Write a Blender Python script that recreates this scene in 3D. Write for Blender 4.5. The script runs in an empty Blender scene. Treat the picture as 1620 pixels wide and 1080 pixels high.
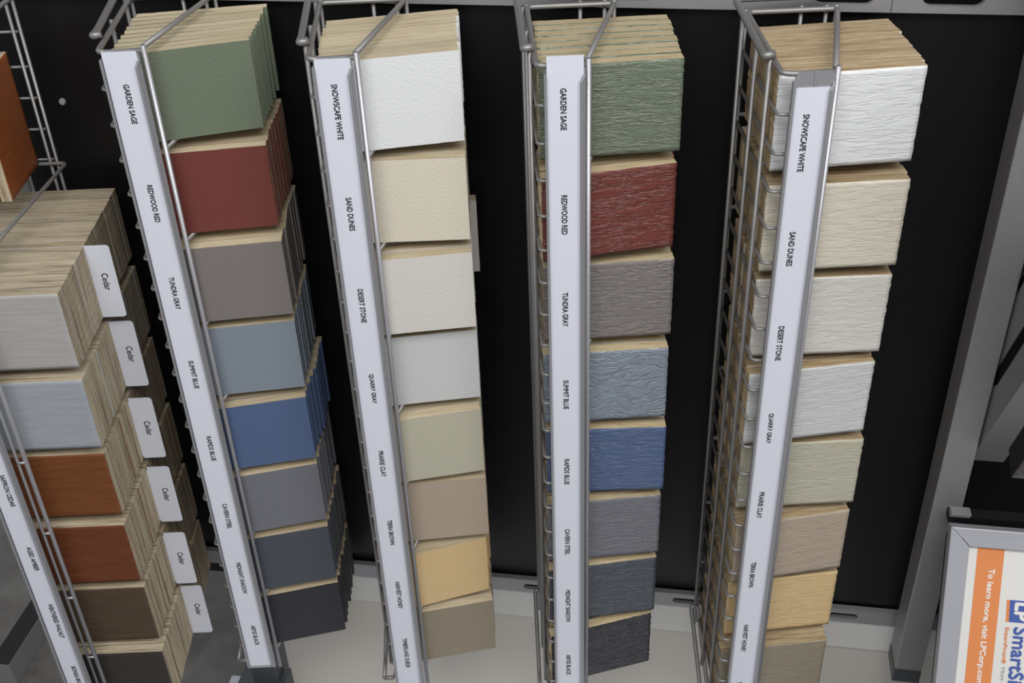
import bpy, bmesh, math, random
from mathutils import Vector, Matrix, noise
random.seed(7)
SC = bpy.context.scene
COLL = SC.collection
R = math.radians
# ------------------------------------------------------------------ camera, light, exposure
cam = bpy.data.cameras.new('camera'); cam_o = bpy.data.objects.new('camera', cam); COLL.objects.link(cam_o)
cam.sensor_width = 36; cam.sensor_fit = 'HORIZONTAL'; cam.lens = 1839.617/1620*36
cam_o.location = (0.492154, -0.929790, 0.361802); cam_o.rotation_euler = (0.9651906, 0.0337330, 0.1559822)
cam.clip_start = .01; cam.clip_end = 50
SC.camera = cam_o
SC.view_settings.view_transform = 'Standard'; SC.view_settings.look = 'None'
SC.view_settings.exposure = -0.11; SC.view_settings.gamma = 1; SC.view_settings.use_curve_mapping = False
W = bpy.data.worlds.new('store'); SC.world = W; W.use_nodes = True
W.node_tree.nodes['Background'].inputs[0].default_value = (.92, .96, 1, 1)
W.node_tree.nodes['Background'].inputs[1].default_value = .41
def area(name, loc, target, sx, sy, power, col=(1, .99, .97)):
    l = bpy.data.lights.new(name, 'AREA'); l.shape = 'RECTANGLE'; l.size = sx; l.size_y = sy; l.energy = power; l.color = col
    o = bpy.data.objects.new(name, l); COLL.objects.link(o); o.location = loc
    o.rotation_euler = (Vector(target)-Vector(loc)).to_track_quat('-Z', 'Y').to_euler()
    return o
area('ceiling_lamp', (.55, -1.6, 1.7), (.45, .1, -.6), 2.0, 1.0, 47)
area('ceiling_lamp', (1.9, -1.1, 1.35), (.3, .1, -.5), .7, 1.2, 19)

# ------------------------------------------------------------------ helpers
def tag(o, label=None, cat=None, group=None, kind=None):
    if label: o['label'] = label
    if cat: o['category'] = cat
    if group: o['group'] = group
    if kind: o['kind'] = kind
    return o
def empty(name, loc, rz=0):
    o = bpy.data.objects.new(name, None); COLL.objects.link(o); o.location = loc; o.rotation_euler = (0, 0, rz)
    o.empty_display_size = .02
    return o
def mesh_obj(name, bm, mats, parent=None, loc=(0, 0, 0), rot=(0, 0, 0), smooth=False):
    bmesh.ops.recalc_face_normals(bm, faces=bm.faces[:])
    me = bpy.data.meshes.new(name); bm.to_mesh(me); bm.free()
    for m in (mats if isinstance(mats, (list, tuple)) else [mats]): me.materials.append(m)
    if smooth:
        for p in me.polygons: p.use_smooth = True
    o = bpy.data.objects.new(name, me); COLL.objects.link(o); o.location = loc; o.rotation_euler = rot
    if parent: o.parent = parent
    return o
def box(bm, x0, x1, y0, y1, z0, z1, M=None, mi=0, bevel=0):
    r = bmesh.ops.create_cube(bm, size=1)
    vs = r['verts']
    for v in vs:
        v.co = Vector(((x0+x1)/2+v.co.x*(x1-x0), (y0+y1)/2+v.co.y*(y1-y0), (z0+z1)/2+v.co.z*(z1-z0)))
    fs = set(f for v in vs for f in v.link_faces)
    for f in fs: f.material_index = mi
    if bevel:
        es = set(e for v in vs for e in v.link_edges)
        rr = bmesh.ops.bevel(bm, geom=list(es), offset=bevel, segments=2, affect='EDGES', profile=.5)
        vs = list(set(v for f in rr['faces'] for v in f.verts) | set(v for v in vs if v.is_valid))
    if M is not None:
        for v in vs: v.co = M @ v.co
def fillet(pts, r, n=4, closed=False):
    P = [Vector(p) for p in pts]; out = []
    N = len(P)
    for i, p in enumerate(P):
        if not closed and i in (0, N-1): out.append(p); continue
        a, b = P[i-1], P[(i+1) % N]
        da, db = (a-p), (b-p)
        k = min(r, da.length*.45, db.length*.45)
        A = p+da.normalized()*k; B = p+db.normalized()*k
        for j in range(n+1):
            t = j/n
            out.append(A*(1-t)**2 + p*2*t*(1-t) + B*t*t)
    return out
def tube(bm, pts, r, seg=8, closed=False):
    P = [Vector(p) for p in pts]; N = len(P); rings = []
    ref = None
    for i, p in enumerate(P):
        if closed: d = (P[(i+1) % N]-P[i-1]).normalized()
        else: d = (P[min(i+1, N-1)]-P[max(i-1, 0)]).normalized()
        if ref is None:
            ref = Vector((0, 0, 1)) if abs(d.z) < .9 else Vector((1, 0, 0))
        u = (ref-d*ref.dot(d)).normalized(); w = d.cross(u); ref = u
        rings.append([bm.verts.new(p+(u*math.cos(2*math.pi*k/seg)+w*math.sin(2*math.pi*k/seg))*r) for k in range(seg)])
    for i in range(N if closed else N-1):
        a, b = rings[i], rings[(i+1) % N]
        for k in range(seg): bm.faces.new((a[k], a[(k+1) % seg], b[(k+1) % seg], b[k]))
    if not closed:
        bm.faces.new(rings[0][::-1]); bm.faces.new(rings[-1])
def prism(bm, poly, axis, a, b, mi=0):
    """extrude a 2-D polygon along an axis ('y' -> poly is x,z ; 'z' -> x,y ; 'x' -> y,z)"""
    def mk(p, t):
        return {'y': (p[0], t, p[1]), 'z': (p[0], p[1], t), 'x': (t, p[0], p[1])}[axis]
    A = [bm.verts.new(mk(p, a)) for p in poly]; B = [bm.verts.new(mk(p, b)) for p in poly]
    n = len(poly); fs = [bm.faces.new(A), bm.faces.new(B[::-1])]
    for i in range(n): fs.append(bm.faces.new((A[i], B[i], B[(i+1) % n], A[(i+1) % n])))
    for f in fs: f.material_index = mi
def round_rect(x0, x1, y0, y1, r, n=6, corners=(1, 1, 1, 1)):
    out = []
    for (cx, cy, a, k) in ((x0+r, y0+r, 180, 0), (x1-r, y0+r, 270, 1), (x1-r, y1-r, 0, 2), (x0+r, y1-r, 90, 3)):
        if corners[k]:
            for j in range(n+1):
                t = R(a+90*j/n); out.append((cx+r*math.cos(t), cy+r*math.sin(t)))
        else:
            out.append(((x0, x1, x1, x0)[k], (y0, y0, y1, y1)[k]))
    return out

# ------------------------------------------------------------------ materials
def srgb(c):
    return tuple(((v/255)/12.92 if v/255 <= .04045 else ((v/255+.055)/1.055)**2.4) for v in c)
def new_mat(name):
    m = bpy.data.materials.new(name); m.use_nodes = True
    nt = m.node_tree; b = nt.nodes['Principled BSDF']
    return m, nt, b
def N(nt, typ, **kw):
    n = nt.nodes.new(typ)
    for k, v in kw.items():
        if k in n.inputs: n.inputs[k].default_value = v
        else: setattr(n, k, v)
    return n
def obj_coords(nt, scale, rand=True):
    tc = N(nt, 'ShaderNodeTexCoord'); mp = N(nt, 'ShaderNodeMapping'); mp.inputs['Scale'].default_value = scale
    if rand:
        oi = N(nt, 'ShaderNodeObjectInfo'); mu = N(nt, 'ShaderNodeMath', operation='MULTIPLY'); mu.inputs[1].default_value = 37.0
        nt.links.new(oi.outputs['Random'], mu.inputs[0])
        ad = N(nt, 'ShaderNodeVectorMath', operation='ADD')
        nt.links.new(tc.outputs['Object'], ad.inputs[0]); nt.links.new(mu.outputs[0], ad.inputs[1])
        nt.links.new(ad.outputs[0], mp.inputs['Vector'])
    else:
        nt.links.new(tc.outputs['Object'], mp.inputs['Vector'])
    return mp.outputs[0]
def noise_n(nt, vec, scale, detail=3, rough=.5, dist=0):
    n = N(nt, 'ShaderNodeTexNoise'); n.inputs['Scale'].default_value = scale; n.inputs['Detail'].default_value = detail
    n.inputs['Roughness'].default_value = rough; n.inputs['Distortion'].default_value = dist
    nt.links.new(vec, n.inputs['Vector']); return n.outputs['Fac']
def ramp(nt, fac, stops):
    r = N(nt, 'ShaderNodeValToRGB'); e = r.color_ramp.elements
    e[0].position, e[0].color = stops[0][0], (*stops[0][1], 1); e[1].position, e[1].color = stops[-1][0], (*stops[-1][1], 1)
    for p, c in stops[1:-1]:
        x = e.new(p); x.color = (*c, 1)
    nt.links.new(fac, r.inputs[0]); return r.outputs[0]
def bump(nt, b, h, strength, dist, prev=None):
    n = N(nt, 'ShaderNodeBump'); n.inputs['Strength'].default_value = strength; n.inputs['Distance'].default_value = dist
    nt.links.new(h, n.inputs['Height'])
    if prev is not None: nt.links.new(prev, n.inputs['Normal'])
    nt.links.new(n.outputs[0], b.inputs['Normal']); return n.outputs[0]
def plain(name, c, rough=.5, metal=0, spec=.5):
    m, nt, b = new_mat(name); b.inputs['Base Color'].default_value = (*srgb(c), 1)
    b.inputs['Roughness'].default_value = rough; b.inputs['Metallic'].default_value = metal
    b.inputs['Specular IOR Level'].default_value = spec
    return m
def metal_mat(name, c, rough=.4, metal=.8, grain=0.25):
    m, nt, b = new_mat(name); b.inputs['Metallic'].default_value = metal
    v = obj_coords(nt, (1, 1, 1)); f = noise_n(nt, v, 900, 2)
    c = srgb(c)
    col = ramp(nt, f, [(.3, tuple(x*(1-grain*.4) for x in c)), (.7, tuple(min(1, x*(1+grain*.4)) for x in c))])
    nt.links.new(col, b.inputs['Base Color'])
    b.inputs['Roughness'].default_value = rough
    bump(nt, b, f, .12, .0004)
    return m
def paint_smooth(name, c):
    m, nt, b = new_mat(name)
    b.inputs['Base Color'].default_value = (*srgb(c), 1); b.inputs['Roughness'].default_value = .52
    b.inputs['Specular IOR Level'].default_value = .35
    v = obj_coords(nt, (1, 1, 1.3)); f = noise_n(nt, v, 420, 3, .55)
    bump(nt, b, f, .42, .0011)
    return m
def paint_grain(name, c, seed, swirl=0, glints=1.0):
    m, nt, b = new_mat(name)
    b.inputs['Base Color'].default_value = (*srgb(c), 1); b.inputs['Roughness'].default_value = .3
    b.inputs['Specular IOR Level'].default_value = .5
    v = obj_coords(nt, (1, 1, 1)); 
    warp = noise_n(nt, v, 24+seed % 3*6, 2)
    ws = N(nt, 'ShaderNodeVectorMath', operation='SCALE')
    comb = N(nt, 'ShaderNodeCombineXYZ'); nt.links.new(warp, comb.inputs[2])
    nt.links.new(comb.outputs[0], ws.inputs[0]); ws.inputs['Scale'].default_value = .005+.05*swirl
    ad = N(nt, 'ShaderNodeVectorMath', operation='ADD'); nt.links.new(v, ad.inputs[0]); nt.links.new(ws.outputs[0], ad.inputs[1])
    mp = N(nt, 'ShaderNodeMapping'); mp.inputs['Scale'].default_value = (.11, 1, 1); mp.inputs['Location'].default_value = (seed*3.1, 0, seed*1.7)
    nt.links.new(ad.outputs[0], mp.inputs[0])
    f1 = noise_n(nt, mp.outputs[0], 175-60*swirl, 3, .55, .25)
    # narrow grooves where the stretched noise crosses its middle value
    sb = N(nt, 'ShaderNodeMath', operation='SUBTRACT'); sb.inputs[1].default_value = .5; nt.links.new(f1, sb.inputs[0])
    ab = N(nt, 'ShaderNodeMath', operation='ABSOLUTE'); nt.links.new(sb.outputs[0], ab.inputs[0])
    r1 = N(nt, 'ShaderNodeMapRange'); r1.inputs[1].default_value = 0.0; r1.inputs[2].default_value = .05
    nt.links.new(ab.outputs[0], r1.inputs[0])
    f2 = noise_n(nt, mp.outputs[0], 330, 2, .55); f3 = noise_n(nt, v, 120, 2, .6)
    n1 = bump(nt, b, r1.outputs[0], .8, .0008*glints)
    n2 = bump(nt, b, f2, .5, .0016*glints, n1)
    bump(nt, b, f3, .4, .0026*glints, n2)
    return m
def stain_mat(name, c, var=.25):
    m, nt, b = new_mat(name); b.inputs['Roughness'].default_value = .5
    v = obj_coords(nt, (7, 60, 130)); f = noise_n(nt, v, 3.2, 6, .68, .3)
    c = srgb(c)
    col = ramp(nt, f, [(.3, tuple(x*(1-var) for x in c)), (.5, c), (.72, tuple(min(1, x*(1+var)+.006) for x in c))])
    nt.links.new(col, b.inputs['Base Color']); bump(nt, b, f, .25, .0008)
    return m
def wood_mat(name, light, mid, dark, gx=9, gy=260, contrast=.5):
    m, nt, b = new_mat(name); b.inputs['Roughness'].default_value = .75; b.inputs['Specular IOR Level'].default_value = .2
    v = obj_coords(nt, (gx, gy, gx)); f = noise_n(nt, v, 1.9, 5, .62, .15)
    v2 = obj_coords(nt, (gx*3.2, gy*3.4, gx*3.2)); g = noise_n(nt, v2, 1.7, 5, .75)
    l, md, d = srgb(light), srgb(mid), srgb(dark)
    col = ramp(nt, f, [(.28, d), (.42, md), (.56, l), (.78, tuple(x*.86 for x in l))])
    col2 = ramp(nt, g, [(.30, tuple(x*contrast for x in (1, .93, .84))), (.46, (1, 1, 1))])
    mx = N(nt, 'ShaderNodeMix', data_type='RGBA', blend_type='MULTIPLY'); mx.inputs[0].default_value = .75
    nt.links.new(col, mx.inputs[6]); nt.links.new(col2, mx.inputs[7])
    oi = N(nt, 'ShaderNodeObjectInfo'); mr = N(nt, 'ShaderNodeMapRange'); mr.inputs[3].default_value = .84; mr.inputs[4].default_value = 1.1
    nt.links.new(oi.outputs['Random'], mr.inputs[0])
    sc = N(nt, 'ShaderNodeVectorMath', operation='SCALE'); nt.links.new(mx.outputs[2], sc.inputs[0]); nt.links.new(mr.outputs[0], sc.inputs['Scale'])
    nt.links.new(sc.outputs[0], b.inputs['Base Color'])
    bump(nt, b, g, .6, .0009)
    return m
M_WIRE = metal_mat('grey_painted_wire', (146, 144, 143), .42, .5)
M_ALU = metal_mat('brushed_aluminium', (176, 175, 180), .38, .5)
M_TUBE = metal_mat('grey_powder_coat', (150, 148, 149), .45, .3, .3)
M_RAIL = metal_mat('rail_grey', (158, 157, 160), .42, .35, .2)
M_FRAME = metal_mat('silver_frame', (176, 177, 184), .45, .25, .12)
M_PAPER = plain('label_paper', (224, 227, 238), .38)
M_INK = plain('black_ink', (26, 24, 34), .5)
M_PANEL = plain('black_panel', (13, 13, 16), .42, 0, .4)
M_SLOT = plain('slot_black', (6, 6, 7), .7, 0, .1)
M_BLACK = plain('black_plastic', (18, 18, 19), .5)
M_BAND = plain('white_board', (222, 220, 217), .6)
M_WALL = plain('beige_wall', (208, 202, 194), .7)
M_WHITE = plain('platform_white', (208, 210, 214), .5)
M_DARKSTEEL = metal_mat('dark_steel', (88, 92, 97), .45, .4)
WOOD_A = wood_mat('wood_edge_pale', (214, 200, 172), (199, 182, 150), (164, 143, 111), contrast=.66)
WOOD_B = wood_mat('wood_edge_tan', (210, 195, 162), (196, 176, 138), (150, 124, 88), contrast=.45)
WOOD_C = wood_mat('wood_edge_brown', (198, 178, 145), (170, 144, 108), (112, 86, 56), contrast=.3)
WOOD_CEDAR = wood_mat('wood_edge_cedar', (204, 190, 164), (176, 160, 134), (118, 101, 80), gx=8, gy=170, contrast=.38)
def floor_mat():
    m, nt, b = new_mat('concrete_floor'); v = obj_coords(nt, (1, 1, 1), False); f = noise_n(nt, v, 9, 6, .6, .4)
    col = ramp(nt, f, [(.3, srgb((86, 82, 79))), (.55, srgb((112, 109, 106))), (.75, srgb((132, 129, 126)))])
    nt.links.new(col, b.inputs['Base Color']); b.inputs['Roughness'].default_value = .5
    return m
M_FLOOR = floor_mat()

# ------------------------------------------------------------------ setting
bm = bmesh.new(); box(bm, -4, 4, -4.5, 3, -1.2, -1.15); tag(mesh_obj('floor', bm, M_FLOOR), kind='structure')
bm = bmesh.new(); box(bm, -.262, 1.9, .174, .186, -.815, .9); tag(mesh_obj('wall_back', bm, M_PANEL), kind='structure')
bm = bmesh.new(); box(bm, -.262, -.085, .174, .186, -.85, -.8151); tag(mesh_obj('trim_1', bm, M_PANEL), kind='structure')
bm = bmesh.new(); box(bm, -.075, 1.9, .1690, .186, -.877, -.8255); tag(mesh_obj('trim_2', bm, M_BAND), kind='structure')
bm = bmesh.new(); box(bm, -.075, 1.9, .1745, .189, -1.099, -.8775); tag(mesh_obj('wall_lower', bm, M_WALL), kind='structure')
bm = bmesh.new(); box(bm, -.182, 1.9, -.32, .19, -1.1499, -1.10, bevel=.003); tag(mesh_obj('trim_3', bm, M_WHITE), kind='structure')

def slotted_rail(z0, z1, slots, x0, x1, label, seam=None):
    """flat rail with obround openings: strips above, below and between the slots, dark box behind each"""
    r = empty('slotted_rail', (x0, .165, z0)); tag(r, label, 'rail')
    bm = bmesh.new(); y0, y1 = 0, .006
    segs = sorted(slots); sz0, sz1 = segs[0][2]-z0, segs[0][3]-z0
    L = x1-x0; H = z1-z0
    rad = (sz1-sz0)/2
    # plate below and above
    prism(bm, [(0, 0), (L, 0), (L, sz0), (0, sz0)], 'y', y0, y1)
    prism(bm, [(0, sz1), (L, sz1), (L, H), (0, H)], 'y', y0, y1)
    cur = 0
    def endcap(xe, side):
        n = 8; return [(xe+side*rad*(1-math.sin(math.pi*j/n)), sz0+rad-rad*math.cos(math.pi*j/n)) for j in range(n+1)]
    prev_end = None
    for (a, b, _, _) in segs:
        a -= x0; b -= x0
        poly = [(cur, sz0)] if prev_end is None else []
        left = [(cur, sz0), (cur, sz1)] if prev_end is None else None
        # solid between previous slot end and this slot start
        start = [(cur, sz1), (cur, sz0)] if prev_end is None else [(p[0], p[1]) for p in endcap(cur, -1)][::-1]
        end = endcap(a, 1)
        prism(bm, start+end, 'y', y0, y1)
        cur = b; prev_end = True
    prism(bm, endcap(cur, -1)[::-1]+[(L, sz0), (L, sz1)], 'y', y0, y1)
    mesh_obj('rail_plate', bm, M_RAIL, r)
    bm = bmesh.new()
    prism(bm, [(0, H), (0, H+.0009), (L, H+.0009), (L, H)], 'y', -.0015, y1)
    mesh_obj('folded_edge', bm, M_RAIL, r)
    bm = bmesh.new()
    for (a, b, _, _) in segs: box(bm, a-x0-.002, b-x0+.002, y1, y1+.0012, sz0-.001, sz1+.001)
    o = mesh_obj('slot', bm, M_SLOT, r)
    if seam is not None:
        bm = bmesh.new(); box(bm, seam-x0, seam-x0+.0005, -.0002, .0004, 0, H); mesh_obj('seam', bm, M_SLOT, r)
    return r
slotted_rail(-.824, -.7995, [(x, x+.047, -.8175, -.8085) for x in (-.095, .105, .296, .497, .690)], -.262, 1.9,
             'grey slotted metal rail along the bottom edge of the black panel')
slotted_rail(-.0115, .040, [(x, x+.055, -.0047, .012) for x in (-.02, .19, .39, .590, .6875, .95)], -.262, 1.9,
             'grey slotted metal rail along the top of the black panel', seam=.661)
bm = bmesh.new(); bmesh.ops.create_cone(bm, cap_ends=True, segments=24, radius1=.0038, radius2=.0034, depth=.002, matrix=Matrix.Rotation(R(90), 4, 'X'))
tag(mesh_obj('hole_plug', bm, plain('plug_grey', (150, 158, 152), .5), loc=(-.197, .1730, -.1305)), 'small round pale plug on the black panel beside the top left rack', 'plug')

# upright tube at the right, with its foot cap
u = empty('upright_post', (.795, .121, -.852)); tag(u, 'grey square steel upright to the right of the racks', 'post')
bm = bmesh.new(); box(bm, -.016, .0165, -.0215, .0215, .022, 1.5, bevel=.0015); mesh_obj('tube', bm, M_TUBE, u)
bm = bmesh.new(); box(bm, -.0165, .017, -.022, .022, 0, .0215, bevel=.001); mesh_obj('end_cap', bm, plain('cap_grey', (70, 72, 75), .4), u)
u = empty('upright_post', (-.112, .14, -1.0999)); tag(u, 'dark steel upright behind the lower end of the left rack with sage samples', 'post')
bm = bmesh.new(); box(bm, -.006, .030, .0, .030, .052, .27); mesh_obj('tube', bm, M_DARKSTEEL, u)
bm = bmesh.new(); box(bm, -.032, .040, -.040, .034, 0, .051, bevel=.001); mesh_obj('foot', bm, M_DARKSTEEL, u)
u = empty('floor_leg', (-.565, .162, -1.15)); tag(u, 'grey steel base leg lying on the concrete floor at lower left', 'leg')
bm = bmesh.new(); box(bm, -.018, .016, 0, .9, 0.0001, .048, bevel=.001); mesh_obj('tube', bm, M_TUBE, u)
bm = bmesh.new(); box(bm, -.0165, .0155, .0005, .9, .0485, .0495); mesh_obj('black_top_strip', bm, M_BLACK, u)

# ------------------------------------------------------------------ lettering
def text_mesh(body, length, cap, depth=.00015, bold=.012, mat=None, name='lettering', parent=None, M=None, spacing=1.0):
    """M maps text x (reading), y (up), z (out) into the parent's space; the text is centred"""
    cu = bpy.data.curves.new('lettering', 'FONT'); cu.body = body; cu.offset = bold; cu.space_character = spacing
    cu.offset = 0; cu.extrude = .001; cu.resolution_u = 3
    t = bpy.data.objects.new('tmp', cu); COLL.objects.link(t)
    bpy.context.view_layer.update()
    dg = bpy.context.evaluated_depsgraph_get()
    me = bpy.data.meshes.new_from_object(t.evaluated_get(dg)); bpy.data.objects.remove(t); bpy.data.curves.remove(cu)
    xs = [v.co.x for v in me.vertices]; ys = [v.co.y for v in me.vertices]
    x0, x1 = min(xs), max(xs); y0, y1 = min(ys), max(ys)
    sx = length/(x1-x0); sy = cap/(y1-y0)
    for v in me.vertices:
        v.co = M @ Vector(((v.co.x-(x0+x1)/2)*sx, (v.co.y-(y0+y1)/2)*sy, depth/2 if v.co.z > 0 else 0))
    if bold:
        bb = bmesh.new(); bb.from_mesh(me); d = cap*bold*5.0; nrm = (M.to_3x3() @ Vector((0, 0, 1))).normalized(); kk = 0
        src = bb.verts[:]+bb.edges[:]+bb.faces[:]
        for dx, dy in ((d*.55, 0), (-d*.55, 0), (0, d*.8), (0, -d*.8)):
            g = bmesh.ops.duplicate(bb, geom=src)['geom']
            kk += 1; off = M.to_3x3() @ Vector((dx, dy, 0)) + nrm*kk*.00003
            for q in g:
                if isinstance(q, bmesh.types.BMVert): q.co += off
        bb.to_mesh(me); bb.free()
    me.name = name; me.materials.clear(); me.materials.append(mat or M_INK)
    o = bpy.data.objects.new(name, me); COLL.objects.link(o)
    if parent: o.parent = parent
    return o
def down_text(cx, y, cz):
    # reading direction -Z, letter tops towards +X, facing -Y
    return Matrix(((0, 1, 0, cx), (0, 0, -1, y), (-1, 0, 0, cz), (0, 0, 0, 1)))

# ------------------------------------------------------------------ wire racks
TH = R(10.5); BZ = -.832
def make_rack(post, depth, bf, bl, br, label, labels, len_of, shift, shelf_z, strip, seats, cedar=False):
    r = empty('wire_rack', (post[0], post[1], BZ), TH)
    tag(r, label, 'display rack', 'wire racks hung along the black panel')
    up = (0, 0, -BZ)
    # front post
    bm = bmesh.new(); tube(bm, [(0, 0, .0015), (0, 0, -.829)], .0025, 10); mesh_obj('front_post', bm, M_ALU, r, up, smooth=True)
    if cedar:
        bm = bmesh.new(); tube(bm, [(-.008, -.001, .003), (-.008, -.001, -.829)], .0017, 8)
        for z in shelf_z: tube(bm, [(-.008, -.0025, z), (.0, -.0025, z)], .0015, 6)
        mesh_obj('inner_post', bm, M_ALU, r, up, smooth=True)
    # shelves: top loop and one wire loop per level
    fx = strip[0]
    for i, z in enumerate(shelf_z):
        rad = .0026 if i == 0 else .0021
        bm = bmesh.new()
        if i == 0 or (cedar and i == 1):
            tube(bm, fillet([(-.001, .0038, z), (br, depth, z), (bl, depth, z), (bf, -.003, z-.0005), (fx+.004, -.0035, z-.0015), (-.002, .0012, z-.0025)], .007, 5), rad)
        else:
            y0 = .0045 if not cedar else .031
            tube(bm, fillet([(-.001, y0, z), (br, depth, z), (bl, depth, z)], .007, 5), rad)
        if i > 0:
            for yy in (.035, .095):
                tube(bm, [(bf+(bl-bf)*yy/depth, yy, z), (br*yy/depth, yy, z)], .0016, 6)
        mesh_obj('top_loop' if i == 0 else 'shelf', bm, M_WIRE, r, up, smooth=True)
    # left side wall of wire
    bm = bmesh.new(); wx = lambda yy: bf+(bl-bf)*yy/depth
    for yy in ((.0225, .074, depth-.004) if bf < -.0405 else (.074, depth-.004)): tube(bm, [(wx(yy)-.0042, yy, .001), (wx(yy)-.0042, yy, -.812)], .0021)
    tube(bm, [(bl, depth+.0030, .001), (bl, depth+.0030, -.812)], .0018)
    mesh_obj('side_upright', bm, M_WIRE, r, up, smooth=True)
    bm = bmesh.new(); z = -.0372; k = 0
    while z > -.812:
        tube(bm, fillet([(bl-.0005, depth, z), (min(bf, -.0408)-.0027*(bf > -.0405)-.0005, -.0035, z), (fx+.001, -.0045, z)], .008, 5), .0017, 6)
        z -= .03553
    mesh_obj('side_rungs', bm, M_WIRE, r, up, smooth=True)
    # back uprights
    bm = bmesh.new()
    for xx in ((.004, .027, br) if not cedar else (-.026, .006, .0135)): tube(bm, [(xx, depth+.0036, .002), (xx, depth+.0036, -.812)], .0019)
    if cedar:
        for zz in (-.003, -.043, -.081, -.116, -.152, -.188): tube(bm, [(-.046, depth+.0060, zz), (.010, depth+.0060, zz)], .0016, 6)
    mesh_obj('back_uprights', bm, M_WIRE, r, up, smooth=True)
    # label holder: back plate with rolled lips
    x0, x1 = strip
    bm = bmesh.new(); ch = .004
    prism(bm, [(x0, -.817), (x1, -.817), (x1, -ch), (x1-ch, .001), (x0+ch, .001), (x0, -ch)], 'y', -.0076, -.0066)
    box(bm, (x0+x1)/2-.0012, (x0+x1)/2+.0012, -.0084, -.0076, -.011, .0008)
    box(bm, x0, x1, -.0105, -.0066, -.8185, -.817)
    mesh_obj('label_holder', bm, M_ALU, r, up)
    bm = bmesh.new()
    prism(bm, [(x0-.0018, -.0118), (x0+.0005, -.0120), (x0+.0005, -.0112), (x0-.0006, -.0104), (x0-.0006, -.006), (x0-.0018, -.006)], 'z', -.817, -.007)
    mesh_obj('holder_lip', bm, M_ALU, r, up)
    bm = bmesh.new()
    tube(bm, [(x1-.0012, -.0092, -.0095), (x1-.0034, -.0106, -.0145), (x1-.0036, -.0106, -.817)], .0014, 8)
    box(bm, x1-.0022, x1-.0008, -.0096, -.0066, -.817, -.009)
    mesh_obj('holder_lip', bm, M_ALU, r, up)
    # paper strip
    bm = bmesh.new(); box(bm, x0+.0006, x1-.0016, -.0087, -.0081, -.8165+shift, -.0005+shift)
    st = mesh_obj('label_strip', bm, M_PAPER, r, up)
    cx = (x0+x1)/2-.0008
    for i, t in enumerate(labels):
        o = text_mesh(t, len_of[t]*.001, .0050, parent=st, M=down_text(seats[1], -.00872, seats[0]-.1014*i*1.0 if not cedar else seats[0]-.099*i))
        o['label'] = 'black capital lettering reading ' + t
    # hangers
    bm = bmesh.new(); hx = bl-.0095; hf = bf-.0095
    tube(bm, fillet([(bf-.0015, .0215, .0060), (hf, .0185, .0050), (hf, .034, .0040), (hx, depth+.009, .0088), (br, depth+.009, .0088)], .007, 5), .0034, 10)
    mesh_obj('upper_hanger', bm, M_WIRE, r, up, smooth=True)
    bm = bmesh.new()
    tube(bm, fillet([(hx, .012, -.829), (hx, .045, -.826), (hx, depth-.002, -.777), (bl-.001, depth-.004, -.777), (bf-.0005, .045, -.826), (bf-.0005, .012, -.829), (hx, .012, -.829)], .006, 4), .0026, 8)
    mesh_obj('lower_hanger', bm, M_WIRE, r, up, smooth=True)
    return r
LEN = {'GARDEN SAGE': 38, 'REDWOOD RED': 39.8, 'TUNDRA GRAY': 38, 'SUMMIT BLUE': 36, 'RAPIDS BLUE': 34.7, 'CAVERN STEEL': 38.4,
       'MIDNIGHT SHADOW': 52.5, 'ABYSS BLACK': 35.8, 'SNOWSCAPE WHITE': 52, 'SAND DUNES': 34.7, 'DESERT STONE': 38.8, 'QUARRY GRAY': 37.4,
       'PRAIRIE CLAY': 35.8, 'TERRA BROWN': 38, 'HARVEST HONEY': 44.5, 'TIMBERLAND SUEDE': 53,
       'SAFFRON CEDAR': 44, 'AGED AMBER': 36, 'WEATHERED WALNUT': 56, 'BONSAI BROWN': 42}
DARKS = ['GARDEN SAGE', 'REDWOOD RED', 'TUNDRA GRAY', 'SUMMIT BLUE', 'RAPIDS BLUE', 'CAVERN STEEL', 'MIDNIGHT SHADOW', 'ABYSS BLACK']
LIGHTS = ['SNOWSCAPE WHITE', 'SAND DUNES', 'DESERT STONE', 'QUARRY GRAY', 'PRAIRIE CLAY', 'TERRA BROWN', 'HARVEST HONEY', 'TIMBERLAND SUEDE']
SHELVES = [-.001]+[-.1*k-.0004 for k in range(1, 9)]
POSTS = {1: (.0009, .0039), 2: (.1973, .0003), 3: (.3984, -.0005), 4: (.6013, -.0030)}
SEAT = {1: (-.0500, -.0202), 2: (-.0494, -.0209), 3: (-.0394, -.0218), 4: (-.0616, -.0238)}
RL = {1: 'wire rack labelled garden sage first, holding smooth green to black samples',
      2: 'wire rack labelled snowscape white first, holding smooth white to tan samples',
      3: 'wire rack labelled garden sage first, holding wood-grained green to black samples',
      4: 'wire rack labelled snowscape white first, holding wood-grained pale samples'}
for c in (1, 2, 3, 4):
    make_rack(POSTS[c], .142, {1: -.0398, 2: -.0412, 3: -.0440, 4: -.0465}[c], -.0465, .036, RL[c], DARKS if c in (1, 3) else LIGHTS, LEN, {1: 0, 2: 0, 3: .0085, 4: -.0120}[c],
              SHELVES, (-.0362, -.0030), SEAT[c])
O0 = (-.173, -.105)
make_rack(O0, .250, -.0440, -.0465, .0245, 'wire rack at far left holding stained cedar-textured samples with side tabs',
          ['SAFFRON CEDAR', 'AGED AMBER', 'WEATHERED WALNUT', 'BONSAI BROWN'], LEN, 0,
          [0, -.1905]+[-.1*k-.0069 for k in range(3, 9)], (-.0395, -.0115), (-.4390, -.0250), cedar=True)

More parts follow.
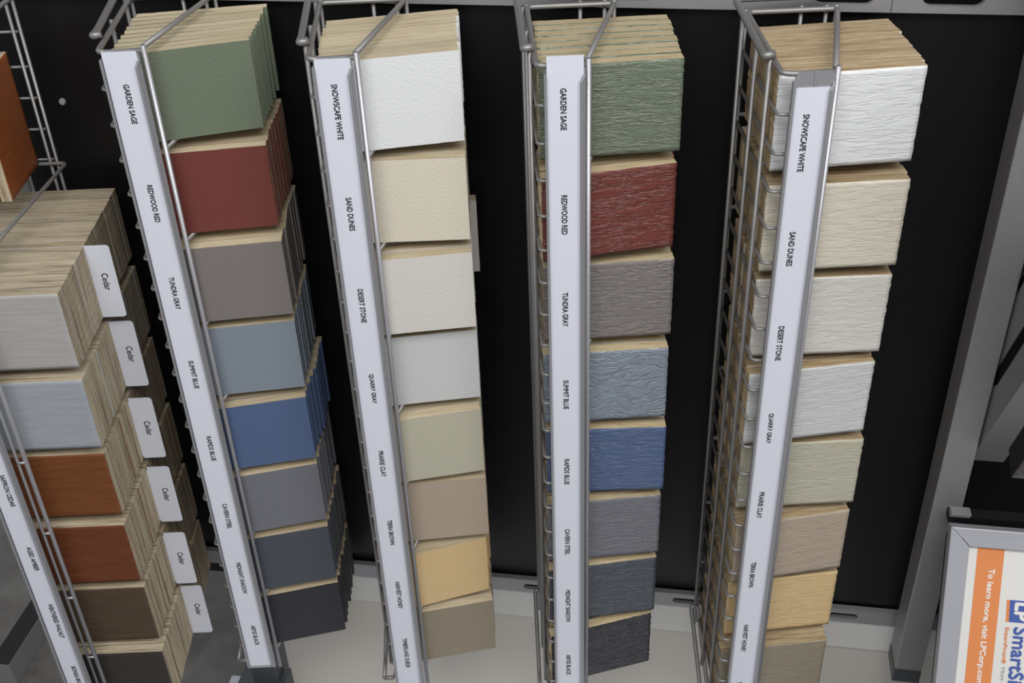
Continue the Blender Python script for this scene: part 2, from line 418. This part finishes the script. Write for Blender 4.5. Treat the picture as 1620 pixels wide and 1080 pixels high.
# ------------------------------------------------------------------ sample boards
BW, BH = .126, .087
def board_mesh(name, t, mats, side=1.0, grain=0.0, seed=0, w=BW, h=BH):
    """board: painted face at y=0 (slot 0), wooden edges and back (slot 1); side = painted fraction of the end edges"""
    bm = bmesh.new(); nx, nz = 30, 22
    ys = [0, t] if side in (0.0, 1.0) else [0, t*side, t]
    def P(i, k, j):
        x = -w/2+w*i/nx; z = h*k/nz; y = ys[j]
        ex = (i in (0, nx)); ez = (k in (0, nz))
        v = Vector((x*90+seed, z*260, y*300+seed))
        if ez: z += noise.noise(Vector((x*160, 5.3, 4*k)))*.00025
        if ex: x += noise.noise(Vector((seed+j*(2.3 if side else 0), z*220, i)))*(.0003+.0007*grain)
        if grain and j == 0:
            y += noise.noise(v)*.0005*grain*(0.4 if (ex or ez) else 1)
        return (x, y, z)
    V = {}
    for j in range(len(ys)):
        for i in range(nx+1):
            for k in range(nz+1):
                if j in (0, len(ys)-1) or i in (0, nx) or k in (0, nz):
                    V[i, k, j] = bm.verts.new(P(i, k, j))
    def F(a, m):
        f = bm.faces.new([V[q] for q in a]); f.material_index = m
    J = len(ys)-1
    for i in range(nx):
        for k in range(nz):
            F([(i, k, 0), (i+1, k, 0), (i+1, k+1, 0), (i, k+1, 0)], 0)
            F([(i, k, J), (i, k+1, J), (i+1, k+1, J), (i+1, k, J)], 1)
    for j in range(J):
        m = 0 if (side == 1.0 or (side > 0 and j == 0)) else 1
        for k in range(nz):
            F([(0, k, j), (0, k+1, j), (0, k+1, j+1), (0, k, j+1)], m)
            F([(nx, k, j), (nx, k, j+1), (nx, k+1, j+1), (nx, k+1, j)], m)
        for i in range(nx):
            F([(i, 0, j), (i, 0, j+1), (i+1, 0, j+1), (i+1, 0, j)], 1)
            F([(i, nz, j), (i+1, nz, j), (i+1, nz, j+1), (i, nz, j+1)], 1)
    bmesh.ops.recalc_face_normals(bm, faces=bm.faces[:])
    me = bpy.data.meshes.new(name); bm.to_mesh(me); bm.free()
    for m in mats: me.materials.append(m)
    if grain:
        for p in me.polygons: p.use_smooth = (p.material_index == 0 and abs(p.normal.y) > .5)
    return me
def place(o, O, lx, ly, z, yaw, w=BW, th=TH):
    """front right lower corner at rack-local (lx, ly), own yaw relative to the rack"""
    a = yaw
    cx = lx-w/2*math.cos(a); cy = ly-w/2*math.sin(a)
    X = O[0]+cx*math.cos(th)-cy*math.sin(th); Y = O[1]+cx*math.sin(th)+cy*math.cos(th)
    o.location = (X, Y, z); o.rotation_euler = (0, 0, th+a)
PAINT = {'GARDEN SAGE': (112, 122, 103), 'REDWOOD RED': (116, 61, 54), 'TUNDRA GRAY': (128, 121, 118), 'SUMMIT BLUE': (133, 143, 154),
         'RAPIDS BLUE': (84, 102, 138), 'CAVERN STEEL': (116, 117, 125), 'MIDNIGHT SHADOW': (76, 81, 90), 'ABYSS BLACK': (50, 51, 56),
         'SNOWSCAPE WHITE': (229, 230, 231), 'SAND DUNES': (220, 212, 195), 'DESERT STONE': (216, 211, 205), 'QUARRY GRAY': (205, 206, 205),
         'PRAIRIE CLAY': (188, 184, 165), 'TERRA BROWN': (178, 162, 145), 'HARVEST HONEY': (216, 187, 139), 'TIMBERLAND SUEDE': (147, 137, 118)}
HUE = {'GARDEN SAGE': 'sage green', 'REDWOOD RED': 'brick red', 'TUNDRA GRAY': 'warm grey', 'SUMMIT BLUE': 'pale blue grey', 'RAPIDS BLUE': 'mid blue',
       'CAVERN STEEL': 'steel grey', 'MIDNIGHT SHADOW': 'dark slate', 'ABYSS BLACK': 'near black', 'SNOWSCAPE WHITE': 'bright white', 'SAND DUNES': 'cream',
       'DESERT STONE': 'off-white', 'QUARRY GRAY': 'light grey', 'PRAIRIE CLAY': 'grey green', 'TERRA BROWN': 'taupe', 'HARVEST HONEY': 'honey yellow', 'TIMBERLAND SUEDE': 'olive brown'}
POSW = ['topmost', 'second from the top', 'third from the top', 'fourth from the top', 'fifth from the top', 'third from the bottom', 'second from the bottom', 'lowest']
# right corner x, y and left visible x, y (mm, rack-local), per stack, measured as real positions in the rack
FR = {1: [(86.5, 37.5, -2, 16), (88, 24.5, -1, 15.5), (90, 15, 1, 6.5), (88, 21.5, 0, 12.5), (87, 19.5, 3.5, -1), (86, 24, 1, 6), (86, 25, 1.5, 9.5), (86, 29, 1, 11.5)],
      2: [(88, 28, 1.5, 14.5), (88, 18.5, 1.5, 19.5), (88.5, 15.5, 3, 7.5), (88, 28.5, 2, 20), (87.5, 24, 3.5, 10.5), (88, 26, 2.5, 19.5), (84, 33.5, 3, 9.5), (88, 27, 3.5, 12.5)],
      3: [(84.5, 24.5, 4.5, 20), (83, 26.5, 4, 13.5), (85, 24.5, 5, 21.5), (83, 19, 4, 17), (84.5, 17, 3.5, 19), (83.5, 22, 3, 17), (83, 26.5, 3.5, 17.5), (81, 33, 3, 13.5)],
      4: [(82, 24, 9, 19), (81, 14.5, 7, 13.5), (81.5, 19, 8.5, 19.5), (80.5, 21, 6.5, 13), (84, 23, 9.5, 22), (83, 25, 7.5, 15), (84.5, 31.5, 9, 25.5), (81, 19, 7.5, 14)]}
COUNT = {1: [10]+[9]*7, 2: [11, 5, 8]+[5]*5, 3: [8]+[5]*7, 4: [10]+[9]*7}
SIDE = {'REDWOOD RED': .45, 'MIDNIGHT SHADOW': .6, 'ABYSS BLACK': .55}
pm = {}
rnd = random.Random(11)
for c in (1, 2, 3, 4):
    grained = c >= 3
    wood = {1: WOOD_A, 2: WOOD_A, 3: WOOD_B, 4: WOOD_C}[c]
    kindw = 'wood-grained' if grained else 'smooth'
    for k, col in enumerate(DARKS if c in (1, 3) else LIGHTS):
        rx, ry, lx, ly = [v*.001 for v in FR[c][k]]
        yaw = math.atan2(ry-ly, rx-lx)
        if ry-BW*math.sin(yaw) < -.0010: yaw = math.asin((ry+.0010)/BW)
        z = -.1*k-.098
        n = COUNT[c][k]
        nfull = n if n > 7 else 8
        room = .1385-max(ry, ry-(BW*math.sin(yaw)) if yaw < 0 else ry)
        pitch = room/nfull
        t = min(pitch-(.0004 if c in (1, 3) else .0002), .0135)
        if c == 3 and k == 0: t = .0112
        key = kindw+col
        pm[key] = paint_grain('grained_'+col.lower().replace(' ', '_'), PAINT[col], k+3*c, swirl={'SUMMIT BLUE': .6, 'DESERT STONE': .22, 'TERRA BROWN': .3}.get(col, 0), glints={'ABYSS BLACK': 1.9, 'MIDNIGHT SHADOW': 1.3, 'REDWOOD RED': 1.1, 'SUMMIT BLUE': 1.2}.get(col, .85 if c == 3 else .42)) if grained \
            else paint_smooth('smooth_'+col.lower().replace(' ', '_'), PAINT[col])
        side = 0.0 if grained else SIDE.get(col, 1.0)
        front = board_mesh('sample_board', t, [pm[key], wood], side, 1.0 if grained else 0.0, seed=k*7+c)
        back = board_mesh('sample_board', t, [pm[key], wood], side, .6 if grained else 0.0, seed=k*5+c+50)
        o = bpy.data.objects.new('sample_board', front); COLL.objects.link(o); place(o, POSTS[c], rx, ry, z, yaw)
        tag(o, 'front %s %s siding board, %s in its rack' % (kindw, HUE[col], POSW[k]), 'siding sample', '%s siding boards of rack %s' % (kindw, 'with dark colours' if c in (1, 3) else 'with pale colours'))
        proto = bpy.data.objects.new('sample_board', back); COLL.objects.link(proto)
        tag(proto, '%s %s siding board stacked behind the front one of its colour' % (kindw, HUE[col]), 'siding sample', '%s %s boards behind the front one' % (kindw, HUE[col]))
        base = {1: 0.088, 2: 0.086, 3: .0845, 4: .0835}[c]
        for j in range(1, n):
            b = proto
            if j > 1:
                b = proto.copy(); COLL.objects.link(b)
            f = j/(nfull-1)
            yj = yaw*(1-(0 if (k == 0 and c in (2, 4)) else .5)*f)+R(rnd.uniform(-.03, .03)*(8 if c == 3 else 1)); dy = rnd.uniform(-.0011, .0011) if (c == 3 and k == 0) else 0
            xj = rx+(base-rx)*min(1, f*1.5)+rnd.uniform(-.0012, .0012)
            if c == 1 and k == 4: xj += .004*min(1, f*2)
            if c == 2 and k == 2 and j == 7: xj += .006
            place(b, POSTS[c], xj, ry+pitch*j+dy, z, yj)

# stained cedar-textured boards with tab cards
ST = [('pale silver grey', (172, 169, 167), .1), ('cool blue grey', (158, 163, 170), .12), ('saffron orange', (116, 66, 32), .22),
      ('amber brown', (105, 55, 28), .22), ('walnut brown', (80, 63, 48), .2), ('charcoal brown', (54, 49, 45), .2)]
FR0 = [(75.8, 17.8), (75.6, 14.5), (73.2, 20), (72.8, 17), (72.5, 19.8), (75, 11)]
CARD = [(109, .0), (120, .0), (114.8, 0), (113.5, 0), (107.5, 0), (115.5, 0)]
TIER = ['topmost', 'second', 'third', 'fourth', 'fifth', 'lowest']
M_CARD = plain('card_white', (222, 225, 236), .35)
for k, (hue, colr, var) in enumerate(ST):
    mat = stain_mat('stain_'+hue.replace(' ', '_'), colr, var)
    z = -.2175-.1*k-BH
    rx, ry = [v*.001 for v in FR0[k]]
    card_y = CARD[k][0]*.001
    n1 = 8; n2 = 10
    p1 = (card_y-.0003-ry)/n1; p2 = (.238-card_y-.0005)/n2
    me1 = board_mesh('sample_board', p1-.0007, [mat, WOOD_CEDAR], 0.0, .15, seed=k*3+1)
    me2 = board_mesh('sample_board', p2-.0007, [mat, WOOD_CEDAR], 0.0, .25, seed=k*3+2)
    protos = {}
    for j in range(n1+n2):
        if j == 0:
            b = bpy.data.objects.new('sample_board', me1); COLL.objects.link(b)
            tag(b, 'front %s stained board in the %s stack at far left' % (hue, TIER[k]), 'stained sample', 'front stained boards of the far left rack')
            y = ry
        else:
            first = j < n1; q = 'a' if first else 'b'
            if q not in protos:
                b = bpy.data.objects.new('sample_board', me1 if first else me2); COLL.objects.link(b); protos[q] = b
                tag(b, '%s stained board stacked %s the Cedar tab at far left' % (hue, 'in front of' if first else 'behind'), 'stained sample',
                    '%s boards %s the tab' % (hue, 'ahead of' if first else 'behind'))
            else:
                b = protos[q].copy(); COLL.objects.link(b)
            y = ry+p1*j if first else card_y+.0005+p2*(j-n1)
        place(b, O0, rx+(.0752-rx)*j/17+(rnd.uniform(-.0005, .0005) if j else 0), y, z, R(rnd.uniform(-.1, .1)))
    # tab card
    cd = empty('tab_card', (0, 0, 0)); tag(cd, 'white Cedar tab sticking out of the %s stack, behind %s boards' % (TIER[k], hue), 'index tab', 'white Cedar tabs')
    place(cd, O0, .1010, card_y, z+.0002, 0, w=0)
    bm = bmesh.new(); rr = round_rect(-.0262, 0, 0, BH, .004, corners=(0, 1, 1, 0)); prism(bm, rr[:-1]+[(-.0262, BH), (-.0262, BH-.005), (-.09, BH-.005), (-.09, .003), (-.0262, .003)], 'y', -.0002, .0002); mesh_obj('card', bm, M_CARD, cd)
    text_mesh('Cedar', .0205, .0066, parent=cd, bold=.007, M=down_text(-.0120+.0005*(k % 2), -.00022, .0435))

# orange boards stood on the upper level of the far left rack
mo = stain_mat('stain_orange_gloss', (150, 82, 38), .2)
me = board_mesh('sample_board', .0115, [mo, WOOD_CEDAR], 0.0, .2, seed=91, w=.088, h=.128)
def world0(lx, ly): return (O0[0]+lx*math.cos(TH)-ly*math.sin(TH), O0[1]+lx*math.sin(TH)+ly*math.cos(TH))
for i, (lx, lab) in enumerate([(-.0040, 'orange stained board standing edge-on at the upper left, nearest the viewer\'s right'),
                               (-.0170, 'orange stained board behind the edge-on orange board at upper left')]):
    b = bpy.data.objects.new('sample_board', me if i == 0 else me); COLL.objects.link(b)
    X, Y = world0(lx, .2015-.006*i)
    b.location = (X, Y, -.1882); b.rotation_euler = (0, 0, TH+R(90))
    tag(b, lab, 'stained sample', 'orange boards standing on edge')

# ------------------------------------------------------------------ sign on its easel at lower right
TS = R(25.6); SGN = empty('poster_sign', (.7896, .05, -.536)); SGN.rotation_euler = (TS*-1, 0, 0)
tag(SGN, 'silver framed poster with an orange stripe leaning at the lower right', 'sign')
# local axes: x along the frame, -z down the slope, -y facing the viewer
SW, SH, FW = .42, .60, .0210
bm = bmesh.new()
D = .016
prism(bm, [(0, 0), (SW, 0), (SW-FW, -FW), (FW, -FW)], 'y', 0, D); prism(bm, [(0, 0), (FW, -FW), (FW, -SH+FW), (0, -SH)], 'y', 0, D)
prism(bm, [(SW, 0), (SW, -SH), (SW-FW, -SH+FW), (SW-FW, -FW)], 'y', 0, D); prism(bm, [(0, -SH), (FW, -SH+FW), (SW-FW, -SH+FW), (SW, -SH)], 'y', 0, D)
fr = mesh_obj('frame', bm, M_FRAME, SGN)
bv = fr.modifiers.new('b', 'BEVEL'); bv.width = .0012; bv.segments = 2; bv.limit_method = 'ANGLE'; bv.angle_limit = R(40)
bm = bmesh.new()
for s in ((.0125, -.0118, .0205, -.0203),):
    a, b_, c_, d_ = s; prism(bm, [(a, b_), (a+.0003, b_-.0001), (c_+.0003, d_), (c_, d_-.0001)], 'y', -.0003, .0001)
mesh_obj('mitre_line', bm, M_SLOT, SGN)
bm = bmesh.new(); box(bm, .004, SW-.004, .006, .011, -SH+.004, -.004)
po = mesh_obj('poster', bm, plain('poster_paper', (226, 224, 220), .45), SGN)
M_OR = plain('poster_orange', (226, 140, 84), .5); M_BL = plain('poster_blue', (74, 96, 168), .5); M_PW = plain('poster_white_ink', (236, 232, 226), .5); M_GY = plain('poster_grey_ink', (140, 142, 150), .5)
bm = bmesh.new(); prism(bm, [(.0310, -.0206), (.0588, -.0206), (.0620, -SH+.03), (.0345, -SH+.03)], 'y', .0056, .0060)
mesh_obj('orange_stripe', bm, M_OR, po)
def sign_text(body, cx, z0, z1, cap, mat, lab, bold=.01):
    o = text_mesh(body, z0-z1, cap, parent=po, bold=bold, mat=mat, M=down_text(cx, .0055, (z0+z1)/2)); o['label'] = lab
sign_text('To learn more, visit LPCorp.com', .0468, -.0455, -.1795, .0078, M_PW, 'white lettering on the orange stripe', .012)
bm = bmesh.new(); prism(bm, [(.0700, -.0788), (.0965, -.0788), (.0965, -.1040), (.0712, -.1040)], 'y', .0056, .0060); mesh_obj('logo_square', bm, M_BL, po)
bm = bmesh.new(); prism(bm, [(.0668, -.0790), (.0700, -.0788), (.0712, -.1040), (.0680, -.1040)], 'y', .0056, .0060); mesh_obj('logo_bar', bm, M_OR, po)
# LP letters, rotated like the rest
sign_text('LP', .0835, -.0815, -.1010, .0140, M_PW, 'white letters of the logo', .02)
sign_text('SmartSide', .0850, -.1095, -.1960, .0150, M_BL, 'blue lettering below the logo', .012)
sign_text('ExpertFinish\u00ae', .0700, -.1105, -.1525, .0050, M_OR, 'small orange lettering', .01)
sign_text('TRIM & SIDING', .0705, -.1560, -.2040, .0034, M_GY, 'tiny grey lettering', 0)
bm = bmesh.new(); box(bm, .006, SW-.006, D+.0005, D+.03, -SH+.006, -.020); mesh_obj('back_box', bm, M_BLACK, SGN)
# small clip above the sign
bar = empty('support_bar', (.7912, .066, -.5335)); tag(bar, 'dark bar with a small grey clip above the silver sign frame', 'bar')
bm = bmesh.new(); box(bm, 0, .021, 0, .012, 0, .0022); box(bm, 0, .021, .004, .012, -.006, -.0001); mesh_obj('clip', bm, M_TUBE, bar)
bm = bmesh.new(); box(bm, .0, .4, .006, .020, -.016, -.0065); mesh_obj('bar', bm, M_BLACK, bar)

# inclined bracket and black sample at the right edge
TB = R(28.5)
br = empty('inclined_bracket', (.8136, .121, -.4989)); br.rotation_euler = (TB, 0, 0)
tag(br, 'grey inclined steel bracket at the right edge behind the upright', 'bracket')
bm = bmesh.new(); prism(bm, [(0, 0), (.050, 0), (.050, .075), (.104, .150), (.104, .66), (0, .66)], 'x', 0, .035); mesh_obj('beam', bm, M_TUBE, br)
bm = bmesh.new(); prism(bm, [(.036, .120), (.051, .088), (.051, .655), (.036, .655)], 'x', -.0006, -.0001)
prism(bm, [(.095, .176), (.102, .162), (.102, .655), (.095, .655)], 'x', -.0006, -.0001); mesh_obj('slot', bm, M_SLOT, br)
mb = paint_grain('grained_black_sample', (44, 45, 48), 40)
me = board_mesh('sample_board', .030, [mb, M_BLACK], 0.0, 1.0, seed=77, w=.12, h=.10)
b = bpy.data.objects.new('sample_board', me); COLL.objects.link(b)
b.location = (.869, -.0275, -.3957); b.rotation_euler = (TB*.9, 0, 0)
tag(b, 'black wood-grained sample at the right edge beside the inclined bracket', 'siding sample')
